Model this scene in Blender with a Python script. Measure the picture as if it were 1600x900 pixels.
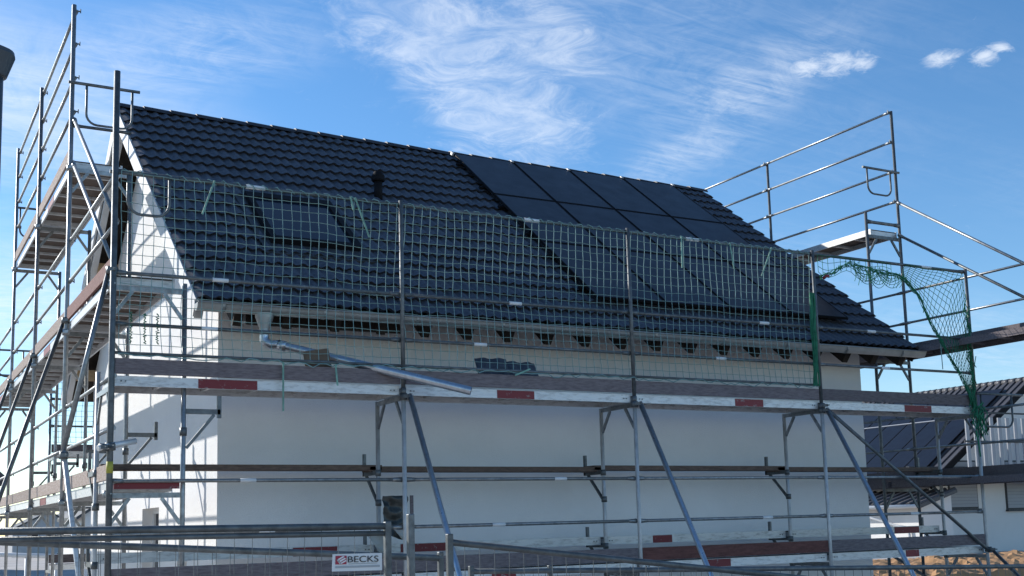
import bpy, bmesh, math, random
from mathutils import Vector, Matrix
random.seed(7)
S = bpy.context.scene
for o in list(bpy.data.objects): bpy.data.objects.remove(o)
C = S.collection
R = math.radians

# ------------------------------------------------------------------ camera
CAM = Vector((-1.9648, -11.3161, -1.4933))
YAW, PITCH, ROLL = 0.5081, 0.1314, -0.0263
FPX, PCY = 1807.77, 579.07
fwd = Vector((math.sin(YAW)*math.cos(PITCH), math.cos(YAW)*math.cos(PITCH), math.sin(PITCH)))
rt0 = Vector((math.cos(YAW), -math.sin(YAW), 0)); up0 = rt0.cross(fwd)
rt = rt0*math.cos(ROLL)+up0*math.sin(ROLL); up = -rt0*math.sin(ROLL)+up0*math.cos(ROLL)
cam = bpy.data.cameras.new('camera'); camo = bpy.data.objects.new('camera', cam); C.objects.link(camo)
M = Matrix((rt, up, -fwd)).transposed().to_4x4(); M.translation = CAM
camo.matrix_world = M
cam.sensor_fit = 'HORIZONTAL'; cam.sensor_width = 36.0
cam.lens = FPX/1600*36.0
cam.shift_y = (PCY-450)/1600
cam.clip_start = 0.1; cam.clip_end = 6000
S.camera = camo
S.render.resolution_x = 1024; S.render.resolution_y = 576
S.view_settings.view_transform = 'Standard'; S.view_settings.look = 'None'
S.view_settings.gamma = 1.0; S.view_settings.exposure = 0.70

def pdir(x, y): return fwd + rt*((x-800)/FPX) - up*((y-PCY)/FPX)
def onp(x, y, ax, v):
    d = pdir(x, y); return CAM + d*((v-CAM[ax])/d[ax])
def dep(x, y, D): return CAM + pdir(x, y)*D

# ------------------------------------------------------------------ sun and sky
SUN = Vector((-1.0, 1.6, 1.0)).normalized()       # direction towards the sun
elev = math.asin(SUN.z); azim = math.atan2(SUN.x, SUN.y)
sl = bpy.data.lights.new('sun', 'SUN'); sl.energy = 3.3; sl.angle = R(0.53); sl.color = (1.0, 0.96, 0.90)
so = bpy.data.objects.new('sun', sl); C.objects.link(so)
so.rotation_euler = SUN.to_track_quat('Z', 'Y').to_euler(); so.location = (0, 0, 30)

W = bpy.data.worlds.new('World'); S.world = W; W.use_nodes = True
nt = W.node_tree; N = nt.nodes; L = nt.links
for n in list(N): N.remove(n)
def nd(t, **k):
    n = N.new(t)
    for a, b in k.items(): setattr(n, a, b)
    return n
def mth(op, a, b=None, c=None, clamp=False):
    n = nd('ShaderNodeMath', operation=op, use_clamp=clamp)
    for i, v in enumerate((a, b, c)):
        if v is None: continue
        if isinstance(v, (int, float)): n.inputs[i].default_value = v
        else: L.new(v, n.inputs[i])
    return n.outputs[0]
sky = nd('ShaderNodeTexSky', sky_type='NISHITA', sun_disc=False)
sky.sun_elevation = elev; sky.sun_rotation = azim
sky.altitude = 300; sky.air_density = 1.0; sky.dust_density = 0.12; sky.ozone_density = 3.0
tc = nd('ShaderNodeTexCoord')
sp = nd('ShaderNodeSeparateXYZ'); L.new(tc.outputs['Generated'], sp.inputs[0])
den = mth('ADD', mth('MAXIMUM', sp.outputs[2], 0.0), 0.10)
px_ = mth('DIVIDE', sp.outputs[0], den); py_ = mth('DIVIDE', sp.outputs[1], den)
cp = nd('ShaderNodeCombineXYZ'); L.new(px_, cp.inputs[0]); L.new(py_, cp.inputs[1])
def plane(x, y):
    d = pdir(x, y).normalized(); q = max(d.z, 0)+0.10
    return (d.x/q, d.y/q)
def mapping(loc=(0, 0, 0), rot=0, scale=(1, 1, 1)):
    m = nd('ShaderNodeMapping'); m.inputs['Location'].default_value = loc
    m.inputs['Rotation'].default_value = (0, 0, rot); m.inputs['Scale'].default_value = scale
    L.new(cp.outputs[0], m.inputs[0]); return m.outputs[0]
def noise(vec, scale, detail=6, rough=.55, dist=0.0):
    n = nd('ShaderNodeTexNoise'); n.inputs['Scale'].default_value = scale
    n.inputs['Detail'].default_value = detail; n.inputs['Roughness'].default_value = rough
    n.inputs['Distortion'].default_value = dist; L.new(vec, n.inputs['Vector']); return n.outputs['Fac']
def ramp(f, a, b, smooth=True):
    n = nd('ShaderNodeMapRange', clamp=True); n.interpolation_type = 'SMOOTHSTEP' if smooth else 'LINEAR'
    n.inputs[1].default_value = a; n.inputs[2].default_value = b; L.new(f, n.inputs[0]); return n.outputs[0]
# high cirrus sheet: long streaks + soft patches over the whole dome
a0 = plane(1000, 200); a1 = plane(1330, 20)
sang = math.atan2(a1[1]-a0[1], a1[0]-a0[0])
streak = noise(mapping(rot=-sang, scale=(1.0, 6.5, 1)), 3.6, 10, .70, 1.0)
fluff = noise(mapping(loc=(3.1, 1.7, 0)), 8.0, 10, .70, 1.2)
def blob(x, y, rx, ry, ang=0.0):
    # soft patch of cloud centred on a sky direction, radii in the cloud layer
    c = plane(x, y)
    n = nd('ShaderNodeMapping'); n.vector_type = 'TEXTURE'
    n.inputs['Location'].default_value = (c[0], c[1], 0); n.inputs['Rotation'].default_value = (0, 0, ang)
    n.inputs['Scale'].default_value = (rx, ry, 1); L.new(cp.outputs[0], n.inputs[0])
    v = nd('ShaderNodeVectorMath', operation='LENGTH'); L.new(n.outputs[0], v.inputs[0])
    return ramp(v.outputs['Value'], 1.0, 0.0)
def psize(x0, y0, x1, y1):
    a = plane(x0, y0); b = plane(x1, y1); return math.hypot(a[0]-b[0], a[1]-b[1]), math.atan2(b[1]-a[1], b[0]-a[0])
def blobp(x, y, x2, y2, width):
    l, an = psize(x, y, x2, y2); return blob((x), (y), l, width, an)
patches = [blobp(1190, 130, 1400, -20, .15), blobp(1050, 250, 1230, 130, .15), blobp(330, 70, 620, 20, .22)]
mottle = [blobp(780, 160, 900, 330, .26), blobp(690, 60, 860, 200, .24), blobp(830, 60, 960, 160, .20)]
veil = mth('MAXIMUM', blobp(10, 160, 330, 60, .75), blobp(0, 480, 140, 300, 1.6))
tot = patches[0]
for q in patches[1:]: tot = mth('MAXIMUM', tot, q)
mot = mottle[0]
for q in mottle[1:]: mot = mth('MAXIMUM', mot, q)
wide = noise(mapping(loc=(7.3, 2.2, 0), rot=-sang, scale=(.6, 1.4, 1)), 0.9, 4, .5)
cov = mth('ADD', mth('MULTIPLY', tot, 0.34), mth('MULTIPLY', ramp(wide, .42, .78), .30))
tex = mth('ADD', mth('MULTIPLY', ramp(streak, .34, .72), .60), mth('MULTIPLY', ramp(fluff, .36, .70), .50))
soft = ramp(fluff, .28, .78)
cirrus = mth('MULTIPLY', cov, tex, clamp=True)
cirrus = mth('MAXIMUM', cirrus, mth('MULTIPLY', ramp(mth('ADD', mot, mth('MULTIPLY', mth('SUBTRACT', fluff, .5), 1.2)), .1, .9), mth('ADD', mth('MULTIPLY', soft, .42), .12)))
cirrus = mth('ADD', cirrus, mth('MULTIPLY', veil, mth('ADD', mth('MULTIPLY', soft, .28), mth('ADD', mth('MULTIPLY', ramp(streak, .3, .75), .2), .18))), clamp=True)
# small fair-weather puffs
pn = noise(mapping(loc=(.3, 5.0, 0)), 26.0, 10, .68, .6)
puff = None
for (x, y, dx, h) in ((1258, 106, 48, 26), (1310, 100, 62, 34), (1345, 100, 36, 24), (1470, 93, 44, 20), (1540, 90, 40, 20), (1564, 74, 26, 16)):
    l, an = psize(x-dx, y, x+dx, y-3 if x < 1500 else y-20)
    b = blob(x, y, l*.55, psize(x, y-h, x, y+h)[0]*.6, an); puff = b if puff is None else mth('MAXIMUM', puff, b)
puffd = mth('MULTIPLY', ramp(mth('ADD', puff, mth('MULTIPLY', mth('SUBTRACT', pn, .5), 1.9)), .20, 1.25), .66)
dens = mth('MAXIMUM', cirrus, puffd, clamp=True)
mix = nd('ShaderNodeMix', data_type='RGBA')
L.new(dens, mix.inputs['Factor']); L.new(sky.outputs[0], mix.inputs['A'])
mix.inputs['B'].default_value = (6.2, 6.5, 6.9, 1)
hs = nd('ShaderNodeHueSaturation'); hs.inputs['Saturation'].default_value = 1.2; L.new(mix.outputs['Result'], hs.inputs['Color'])
bg = nd('ShaderNodeBackground'); bg.inputs['Strength'].default_value = 0.106; L.new(hs.outputs[0], bg.inputs['Color'])
wo = nd('ShaderNodeOutputWorld'); L.new(bg.outputs[0], wo.inputs['Surface'])

# ------------------------------------------------------------------ materials
def mat(name, col, rough=.6, metal=0.0, var=.15, scale=8.0, bump=0.0, bscale=60.0, stretch=(1, 1, 1), spec=.5, col2=None, coat=0.0, thr=(.35, .7)):
    m = bpy.data.materials.new(name); m.use_nodes = True
    t = m.node_tree; p = t.nodes['Principled BSDF']
    p.inputs['Roughness'].default_value = rough; p.inputs['Metallic'].default_value = metal
    p.inputs['Specular IOR Level'].default_value = spec
    if coat: p.inputs['Coat Weight'].default_value = coat; p.inputs['Coat Roughness'].default_value = .05
    g = t.nodes.new('ShaderNodeTexCoord'); mp = t.nodes.new('ShaderNodeMapping'); mp.inputs['Scale'].default_value = stretch
    oi = t.nodes.new('ShaderNodeObjectInfo'); ad = t.nodes.new('ShaderNodeVectorMath'); ad.operation = 'ADD'
    ms = t.nodes.new('ShaderNodeVectorMath'); ms.operation = 'SCALE'; ms.inputs['Scale'].default_value = 37.0
    cx = t.nodes.new('ShaderNodeCombineXYZ')
    for i in range(3): t.links.new(oi.outputs['Random'], cx.inputs[i])
    t.links.new(cx.outputs[0], ms.inputs[0]); t.links.new(g.outputs['Object'], ad.inputs[0]); t.links.new(ms.outputs[0], ad.inputs[1])
    t.links.new(ad.outputs[0], mp.inputs[0])
    n = t.nodes.new('ShaderNodeTexNoise'); n.inputs['Scale'].default_value = scale; n.inputs['Detail'].default_value = 6; n.inputs['Roughness'].default_value = .65
    t.links.new(mp.outputs[0], n.inputs['Vector'])
    r = t.nodes.new('ShaderNodeMapRange'); r.inputs[1].default_value = thr[0]; r.inputs[2].default_value = thr[1]
    t.links.new(n.outputs['Fac'], r.inputs[0])
    x = t.nodes.new('ShaderNodeMix'); x.data_type = 'RGBA'
    c2 = col2 if col2 else tuple(c*(1-2*var) for c in col)
    x.inputs['A'].default_value = (*col, 1); x.inputs['B'].default_value = (*c2, 1)
    t.links.new(r.outputs[0], x.inputs['Factor'])
    # each object a little lighter or darker
    hv = t.nodes.new('ShaderNodeHueSaturation'); mr = t.nodes.new('ShaderNodeMapRange')
    mr.inputs[3].default_value = 1-var*.7; mr.inputs[4].default_value = 1+var*.7
    t.links.new(oi.outputs['Random'], mr.inputs[0]); t.links.new(mr.outputs[0], hv.inputs['Value'])
    t.links.new(x.outputs['Result'], hv.inputs['Color']); t.links.new(hv.outputs[0], p.inputs['Base Color'])
    rr = t.nodes.new('ShaderNodeMapRange'); rr.inputs[3].default_value = max(rough-.1, .03); rr.inputs[4].default_value = min(rough+.12, 1)
    t.links.new(n.outputs['Fac'], rr.inputs[0]); t.links.new(rr.outputs[0], p.inputs['Roughness'])
    if bump:
        b = t.nodes.new('ShaderNodeBump'); b.inputs['Strength'].default_value = bump; b.inputs['Distance'].default_value = .01
        n2 = t.nodes.new('ShaderNodeTexNoise'); n2.inputs['Scale'].default_value = bscale; n2.inputs['Detail'].default_value = 4
        t.links.new(mp.outputs[0], n2.inputs['Vector']); t.links.new(n2.outputs['Fac'], b.inputs['Height']); t.links.new(b.outputs[0], p.inputs['Normal'])
    return m
MT = dict(
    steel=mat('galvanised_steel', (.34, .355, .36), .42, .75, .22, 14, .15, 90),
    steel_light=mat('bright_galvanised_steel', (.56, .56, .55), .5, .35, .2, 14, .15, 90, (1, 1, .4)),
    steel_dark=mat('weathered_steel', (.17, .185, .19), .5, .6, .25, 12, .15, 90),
    steel_new=mat('new_galvanised_steel', (.55, .60, .66), .30, .85, .12, 20),
    alu=mat('aluminium', (.62, .63, .63), .45, .35, .14, 9, .1, 60, (1, 4, 4), col2=(.27, .26, .25), thr=(.48, .80)),
    red=mat('red_paint', (.20, .018, .024), .55, 0, .2, 20, .1, 60, col2=(.30, .24, .23), thr=(.60, .68)),
    redwood=mat('red_stained_wood', (.20, .075, .06), .8, 0, .25, 9, .3, 50, (1, 5, 5)),
    wood=mat('grey_wood', (.19, .16, .165), .85, 0, .25, 7, .4, 40, (1.5, 9, 9), col2=(.07, .056, .06), thr=(.42, .78)),
    wood_y=mat('sunbleached_wood', (.36, .30, .26), .85, 0, .2, 7, .4, 40, (9, 1.5, 9), col2=(.22, .15, .12)),
    plank=mat('brown_plank', (.17, .115, .085), .85, 0, .25, 7, .4, 40, (1.5, 9, 9), col2=(.07, .05, .042)),
    ply=mat('plywood_underside', (.105, .075, .058), .8, 0, .2, 5, .2, 40, (1, 6, 6)),
    fresh=mat('fresh_timber', (.50, .33, .18), .75, 0, .15, 6, .2, 40, (1, 6, 6)),
    render=mat('white_render', (.85, .835, .81), .92, 0, .05, .6, .6, 70),
    tile=mat('anthracite_tile', (.078, .086, .106), .58, 0, .2, 18, .10, 120, spec=.3),
    ridge=mat('ridge_tile', (.034, .036, .045), .45, 0, .15, 18, .12, 120),
    verge=mat('white_verge_board', (.66, .66, .65), .6, 0, .05, 6),
    glass_pv=mat('solar_glass', (.010, .011, .017), .34, 0, .1, 3, spec=.22),
    black=mat('black_frame', (.008, .008, .010), .7, 0, .1, 10, spec=.15),
    glass=mat('window_glass', (.010, .017, .030), .14, 0, .02, 2, spec=.14),
    zinc=mat('zinc', (.36, .385, .385), .42, .6, .12, 6),
    rafter=mat('dark_rafter', (.035, .026, .020), .85, 0, .2, 8, .3, 40),
    net=mat('green_net_cord', (.22, .36, .35), .8, 0, .2, 12),
    netg=mat('bright_green_cord', (.018, .19, .10), .8, 0, .25, 14),
    tie=mat('pale_green_tie', (.20, .40, .32), .6, 0, .2, 12),
    card=mat('brown_board', (.16, .12, .085), .85, 0, .15, 6),
    sack=mat('grey_plastic_sheet', (.05, .06, .058), .28, 0, .3, 7, .6, 9),
    sackp=mat('pale_plastic_sheet', (.42, .44, .42), .4, 0, .1, 7, .4, 9),
    white=mat('white_sign_face', (.72, .73, .73), .5, 0, .03, 5),
    signred=mat('sign_red', (.35, .02, .05), .5, 0, .02, 5),
    ink=mat('sign_ink', (.03, .03, .035), .5, 0, .02, 5),
    signgrey=mat('sign_grey', (.38, .40, .42), .5, 0, .02, 5),
    soil=mat('clay_soil', (.46, .25, .11), .95, 0, .2, .6, .8, 6, col2=(.26, .15, .075)),
    gravel=mat('gravelly_ground', (.44, .41, .38), .95, 0, .2, .5, .8, 5, col2=(.32, .29, .265)),
    grey=mat('grey_facade', (.42, .43, .44), .9, 0, .05, 1),
    nwall=mat('pale_facade', (.76, .74, .71), .9, 0, .03, 1),
    shutter=mat('grey_shutter', (.36, .37, .39), .6, 0, .03, 1),
    darkm=mat('dark_lamp_metal', (.07, .085, .10), .45, .3, .12, 6),
    clay=mat('grey_roof_tile', (.075, .072, .078), .5, 0, .15, 12),
    scrap=mat('dark_tarpaulin', (.05, .055, .06), .6, 0, .2, 3),
    yel=mat('yellow_sticker', (.45, .42, .06), .6, 0, .1, 8),
    hedge=mat('distant_foliage', (.05, .075, .035), .9, 0, .3, .3),
)

# ------------------------------------------------------------------ mesh helpers
class MB:
    def __init__(s): s.v = []; s.f = []; s.sm = []
    def add(s, vs, fs, smooth=False):
        o = len(s.v); s.v += [Vector(v) for v in vs]
        for f in fs: s.f.append([i+o for i in f]); s.sm.append(smooth)
        return s
    def box(s, a, b):
        x0, y0, z0 = a; x1, y1, z1 = b
        return s.add([(x0,y0,z0),(x1,y0,z0),(x1,y1,z0),(x0,y1,z0),(x0,y0,z1),(x1,y0,z1),(x1,y1,z1),(x0,y1,z1)],
                     [(0,3,2,1),(4,5,6,7),(0,1,5,4),(1,2,6,5),(2,3,7,6),(3,0,4,7)])
    def bar(s, p, q, w, h, side=None):
        # rectangular bar p->q, w across (horizontal), h the other way
        p = Vector(p); q = Vector(q); d = (q-p).normalized()
        a = Vector(side) if side else (d.cross(Vector((0,0,1))) if abs(d.z) < .99 else Vector((1,0,0)))
        a = (a-d*a.dot(d)).normalized(); b = d.cross(a)
        a *= w/2; b *= h/2
        vs = [p-a-b, p+a-b, p+a+b, p-a+b, q-a-b, q+a-b, q+a+b, q-a+b]
        return s.add(vs, [(0,3,2,1),(4,5,6,7),(0,1,5,4),(1,2,6,5),(2,3,7,6),(3,0,4,7)])
    def tube(s, pts, r, n=10, caps=True, r2=None):
        pts = [Vector(p) for p in pts]; k = len(pts); o = len(s.v)
        prev = None
        for i, p in enumerate(pts):
            d = (pts[min(i+1,k-1)]-pts[max(i-1,0)]).normalized()
            if prev is None: a = d.orthogonal().normalized()
            else: a = (prev-d*prev.dot(d)); a = a.normalized() if a.length > 1e-6 else d.orthogonal().normalized()
            prev = a; b = d.cross(a)
            rr = r if r2 is None else r+(r2-r)*i/(k-1)
            for j in range(n):
                t = 2*math.pi*j/n; s.v.append(p+a*(rr*math.cos(t))+b*(rr*math.sin(t)))
        for i in range(k-1):
            for j in range(n):
                s.f.append([o+i*n+j, o+i*n+(j+1)%n, o+(i+1)*n+(j+1)%n, o+(i+1)*n+j]); s.sm.append(n > 4)
        if caps:
            s.f.append([o+j for j in range(n)][::-1]); s.sm.append(False)
            s.f.append([o+(k-1)*n+j for j in range(n)]); s.sm.append(False)
        return s
    def prism(s, poly, axis, a, b):
        # poly of 2-D points extruded along axis from a to b
        def P(u, v, w): return {0: (w,u,v), 1: (u,w,v), 2: (u,v,w)}[axis]
        n = len(poly); vs = [P(u,v,a) for u,v in poly]+[P(u,v,b) for u,v in poly]
        return s.add(vs, [list(range(n)), list(range(2*n-1, n-1, -1))]+[(i,i+n,(i+1)%n+n,(i+1)%n) for i in range(n)])
    def mesh(s, name, off=Vector((0,0,0))):
        me = bpy.data.meshes.new(name); me.from_pydata([v-off for v in s.v], [], s.f)
        me.polygons.foreach_set('use_smooth', s.sm)
        bm = bmesh.new(); bm.from_mesh(me); bmesh.ops.recalc_face_normals(bm, faces=bm.faces); bm.to_mesh(me); bm.free()
        me.update(); return me
    def build(s, name, m, parent=None, kind=None, label=None, bevel=0):
        off = Vector((0,0,0)); p = parent
        while p is not None: off += p.location; p = p.parent
        me = s.mesh(name, off); me.materials.append(MT[m])
        o = bpy.data.objects.new(name, me); C.objects.link(o)
        if parent: o.parent = parent
        if kind: o['kind'] = kind
        if label: o['label'] = label
        if bevel:
            bv = o.modifiers.new('bevel', 'BEVEL'); bv.width = bevel; bv.segments = 2; bv.limit_method = 'ANGLE'
        return o
def thing(name, label, cat, loc, group=None):
    o = bpy.data.objects.new(name, None); C.objects.link(o); o.location = loc; o.empty_display_size = .2
    o['label'] = label; o['category'] = cat
    if group: o['group'] = group
    return o
def tag(o, label, cat, group=None):
    o['label'] = label; o['category'] = cat
    if group: o['group'] = group
    return o
def arc(c, r, a0, a1, n, ux, uy):
    return [Vector(c)+Vector(ux)*r*math.cos(a0+(a1-a0)*i/n)+Vector(uy)*r*math.sin(a0+(a1-a0)*i/n) for i in range(n+1)]

# ------------------------------------------------------------------ ground
GZ = -4.1
def gh(x, y):
    z = GZ
    t = max(0, min(1, (-2.5-y)/4.0)); z += t*.62                       # rises towards the street
    d = math.hypot(x-34, (y-18)*1.0)
    z += 1.05*max(0, min(1, (x+y-26)/12))*max(0, 1-max(0, (x+y-90))/60)
    return z
def terrain():
    xs = [-2500,-900,-400,-200,-120,-80,-60,-45]+[-36+3*i for i in range(45)]+[110,140,200,400,900,2500]
    ys = [-400,-100,-50]+[-30+3*i for i in range(40)]+[100,140,220,400,900,3000]
    mb = MB(); rnd = random.Random(3)
    for y in ys:
        for x in xs: mb.v.append(Vector((x, y, gh(x, y)+rnd.uniform(-.06,.06))))
    n = len(xs)
    for j in range(len(ys)-1):
        for i in range(n-1): mb.f.append([j*n+i, j*n+i+1, (j+1)*n+i+1, (j+1)*n+i]); mb.sm.append(True)
    return mb.build('ground', 'gravel', None, 'structure')
terrain()
def heap(name, c, rx, ry, h, seed, label):
    from mathutils import noise as mn
    mb = MB(); nx, ny = 150, 44
    for j in range(ny+1):
        for i in range(nx+1):
            u = i/nx*2-1; v = j/ny*2-1; r = max(0, 1-(u*u)**2)*max(0, 1-v*v)
            p = Vector((c[0]+u*rx, c[1]+v*ry, 0))
            q = mn.fractal(p*0.9+Vector((seed,0,0)), 1.0, 2.0, 5)
            q2 = mn.fractal(p*3.1+Vector((seed,4,0)), .8, 2.1, 5)
            z = c[2]+h*r*(.90+.10*q)+(.07*q+.12*q2)*min(1, r*4) - .3*(1-min(1, r*6))
            mb.v.append(Vector((p.x, p.y, z)))
    for j in range(ny):
        for i in range(nx): mb.f.append([j*(nx+1)+i, j*(nx+1)+i+1, (j+1)*(nx+1)+i+1, (j+1)*(nx+1)+i]); mb.sm.append(False)
    o = mb.build(name, 'soil', None, 'structure'); o['label'] = label; return o
hc = dep(1500, 880, 34.5)
heap('soil_mound', (hc.x, hc.y, gh(hc.x, hc.y)-.1), 15, 3.2, hc.z-gh(hc.x, hc.y)+.30, 5, 'long heap of bright clay soil behind the scaffold')

# ------------------------------------------------------------------ the house
EY, EZ, RY, RZ = .65, .90, 5.5, 4.63           # eave edge and ridge of the tile plane
X0, X1, WX0, WX1, WY0, WY1 = .957, 11.637, 1.377, 11.19, 1.40, 9.60
SL = (RZ-EZ)/(RY-EY); ANG = math.atan(SL); SLEN = math.hypot(RY-EY, RZ-EZ)
U = Vector((0, math.cos(ANG), math.sin(ANG))); NRM = Vector((0, -math.sin(ANG), math.cos(ANG)))
def roofpt(x, y, h=0.0): return Vector((x, y, EZ+(y-EY)*SL))+NRM*h
house = thing('house', 'new white rendered house with dark tiled roof and solar panels behind the scaffold', 'house', (6.3, 5.5, GZ))
def zr(y): return (EZ+(y-EY)*SL if y <= RY else EZ+(2*RY-y-EY)*SL)-.30
wb = MB()
GW = [(4.30, 5.35, -3.2, -1.16), (2.75, 3.25, -3.9, -1.75)]                  # gable openings y0 y1 z0 z1
ZB = GZ-.2
# front, rear and right walls
wb.add([(WX0,WY0,ZB),(WX1,WY0,ZB),(WX1,WY0,zr(WY0)),(WX0,WY0,zr(WY0))], [(0,1,2,3)])
wb.add([(WX0,WY1,ZB),(WX1,WY1,ZB),(WX1,WY1,zr(WY1)),(WX0,WY1,zr(WY1))], [(0,1,2,3)])
wb.add([(WX1,WY0,ZB),(WX1,WY1,ZB),(WX1,WY1,zr(WY1)),(WX1,RY,zr(RY)),(WX1,WY0,zr(WY0))], [(0,1,2,3,4)])
# left gable in strips round its openings
cuts = sorted({WY0, WY1, RY}|{c for g in GW for c in g[:2]})
for a, b in zip(cuts[:-1], cuts[1:]):
    op = [g for g in GW if g[0] <= a+1e-6 and g[1] >= b-1e-6]
    if op:
        g = op[0]
        wb.add([(WX0,a,ZB),(WX0,b,ZB),(WX0,b,g[2]),(WX0,a,g[2])], [(0,1,2,3)])
        wb.add([(WX0,a,g[3]),(WX0,b,g[3]),(WX0,b,zr(b)),(WX0,a,zr(a))], [(0,1,2,3)])
        wb.add([(WX0,a,g[2]),(WX0,b,g[2]),(WX0,b,g[3]),(WX0,a,g[3]),(WX0+.22,a,g[2]),(WX0+.22,b,g[2]),(WX0+.22,b,g[3]),(WX0+.22,a,g[3])],
               [(0,1,5,4),(1,2,6,5),(2,3,7,6),(3,0,4,7)])
    else:
        wb.add([(WX0,a,ZB),(WX0,b,ZB),(WX0,b,zr(b)),(WX0,a,zr(a))], [(0,1,2,3)])
wb.build('wall', 'render', house)
for a, b, c, d in GW:
    w = MB(); t = .07; x = WX0+.14
    for q in (((x,a,c),(x+.07,a+t,d)), ((x,b-t,c),(x+.07,b,d)), ((x,a+t,c),(x+.07,b-t,c+t)), ((x,a+t,d-t),(x+.07,b-t,d))): w.box(*q)
    wf = w.build('window', 'white', house)
    MB().box((x+.03,a+t,c+t),(x+.045,b-t,d-t)).build('pane', 'glass', wf)
# roof deck (boards), rafters, soffit
rf = MB()
def slope(mb, x0, x1, y0, y1, h0, h1, rear=False):
    a = [roofpt(0, y0, h0), roofpt(0, y1, h0), roofpt(0, y1, h1), roofpt(0, y0, h1)]
    pl = [((2*RY-p.y) if rear else p.y, p.z) for p in a]
    return mb.prism(pl, 0, x0, x1)
slope(rf, X0+.03, X1-.03, EY+.03, RY+.03, -.09, -.045); slope(rf, X0+.03, X1-.03, EY+.03, RY-.04, -.09, -.045, True)
rb = rf.build('roof_deck', 'rafter', house)
slope(MB(), X0, X1, EY, RY-.02, -.04, 0.02, True).build('rear_roof_slope', 'tile', house)
x = 1.45
k = 0
while x < X1-.1:
    m_ = MB(); slope(m_, x-.05, x+.05, EY+.07, RY-.1, -.315, -.092); m_.build('rafter', 'rafter', house); x += .5585
for xx in (X0+.075, X1-.075):
    m_ = MB(); slope(m_, xx-.045, xx+.045, EY+.10, RY-.1, -.27, -.092); m_.build('rafter', 'fresh' if xx > 5 else 'verge', house)
    m_ = MB(); slope(m_, xx-.045, xx+.045, EY+.10, RY-.1, -.27, -.092, True); m_.build('rafter', 'fresh' if xx > 5 else 'verge', house)
for yy in (1.45, 3.4, 7.6, 9.5):                                              # purlin ends under both verges
    zz = zr(yy)-.02
    for a, b in ((X0+.12, WX0+.05), (WX1-.05, X1-.12)): MB().box((a,yy-.06,zz-.10),(b,yy+.06,zz+.08)).build('purlin', 'fresh', house)
p = onp(386,492,1,.95); q = onp(630,516,1,.95)
MB().box((p.x,.95,p.z-.10),(q.x,1.0,p.z+.05)).build('eave_board', 'rafter', house)
p = onp(375,489,1,1.0); MB().box((p.x,1.0,p.z-.09),(p.x+.075,1.38,p.z+.02)).build('eave_block', 'white', house)
# verge boards
for xx, s in ((X0, -1), (X1, 1)):
    for rear in (False, True):
        m_ = MB(); slope(m_, xx-.012, xx+.018, EY+.02, RY, -.20, .012, rear); m_.build('verge_board', 'verge' if s < 0 else 'black', house)
# roof tiles
NC, NR = 36, 18
TW = (X1-X0)/NC; TL = SLEN/NR
def tile_mb(w, l):
    n = 12; mb = MB(); A = []; B = []; D = []
    for i in range(n+1):
        u = i/n; ph = (u*2) % 1.0 if i < n else 1.0
        h = .030*(0.5-0.5*math.cos(2*math.pi*ph))**1.3
        xx = u*(w+.012)
        A.append((xx, 0, h+.046)); B.append((xx, l+.05, h+.004)); D.append((xx, .032, h+.006))
    vs = A+B+D; k = n+1
    fs = [(i, i+1, k+i+1, k+i) for i in range(n)]+[(2*k+i, 2*k+i+1, i+1, i) for i in range(n)]
    return mb.add(vs, fs, True)
tmesh = tile_mb(TW, TL).mesh('roof_tile'); tmesh.materials.append(MT['tile'])
try: tmesh.set_sharp_from_angle(angle=R(50))
except Exception: pass
PVX = [6.215+1.119*i for i in range(5)]; PVY = [5.285, 3.905, 2.525, 1.145]
VX0, VX1, VY0, VY1 = 2.13, 3.29, 1.92, 3.08
RM = Matrix((Vector((1,0,0)), U, NRM)).transposed()
spots = []
for r in range(NR):
    for c in range(NC):
        x = X0+c*TW; y = EY+(r*TL)*math.cos(ANG); yt = y+TL*math.cos(ANG)
        if PVX[0]+.1 < x and x+TW < PVX[-1]-.1 and y > PVY[-1]+.25 and yt < PVY[0]-.1: continue
        if x > VX0-.02 and x+TW < VX1+.02 and y > VY0-.02 and yt < VY1+.02: continue
        spots.append((x, y))
rt_rand = random.Random(11)
spots.sort(key=lambda q: (Vector((q[0], q[1], EZ+(q[1]-EY)*SL))-CAM).length)
hl = house.location
rest = MB()
for i, (x, y) in enumerate(spots):
    p = roofpt(x, y, rt_rand.uniform(-.002, .003))
    if i < 300:
        o = bpy.data.objects.new('roof_tile', tmesh); C.objects.link(o); o.parent = house
        o.matrix_local = Matrix.Translation(p-hl) @ (RM @ Matrix.Rotation(rt_rand.uniform(-.006,.006), 3, 'Z')).to_4x4()
    else:
        t = tile_mb(TW, TL); rest.add([p+RM @ v for v in t.v], t.f, True)
ro = rest.build('roof_tile', 'tile', house, 'stuff')
try: ro.data.set_sharp_from_angle(angle=R(50))
except Exception: pass
# ridge tiles
nri = 28; rl = (X1-X0+.02)/nri
for i in range(nri):
    m_ = MB(); xa = X0-.02+i*rl; n = 8; ring = []
    for xx, r_, e in ((xa, .137, .015), (xa+rl+.035, .118, 0)):
        ring.append([(xx, RY+r_*math.cos(math.pi*j/n)*1.0, RZ-.025+e+.085*math.sin(math.pi*j/n)) for j in range(n+1)])
    k = n+1
    m_.add(ring[0]+ring[1], [(j, j+1, k+j+1, k+j) for j in range(n)], True)
    m_.add(ring[0]+[(xa, RY, RZ-.06)], [(j, j+1, k) for j in range(n)])
    m_.build('ridge_tile', 'ridge', house)
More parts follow.
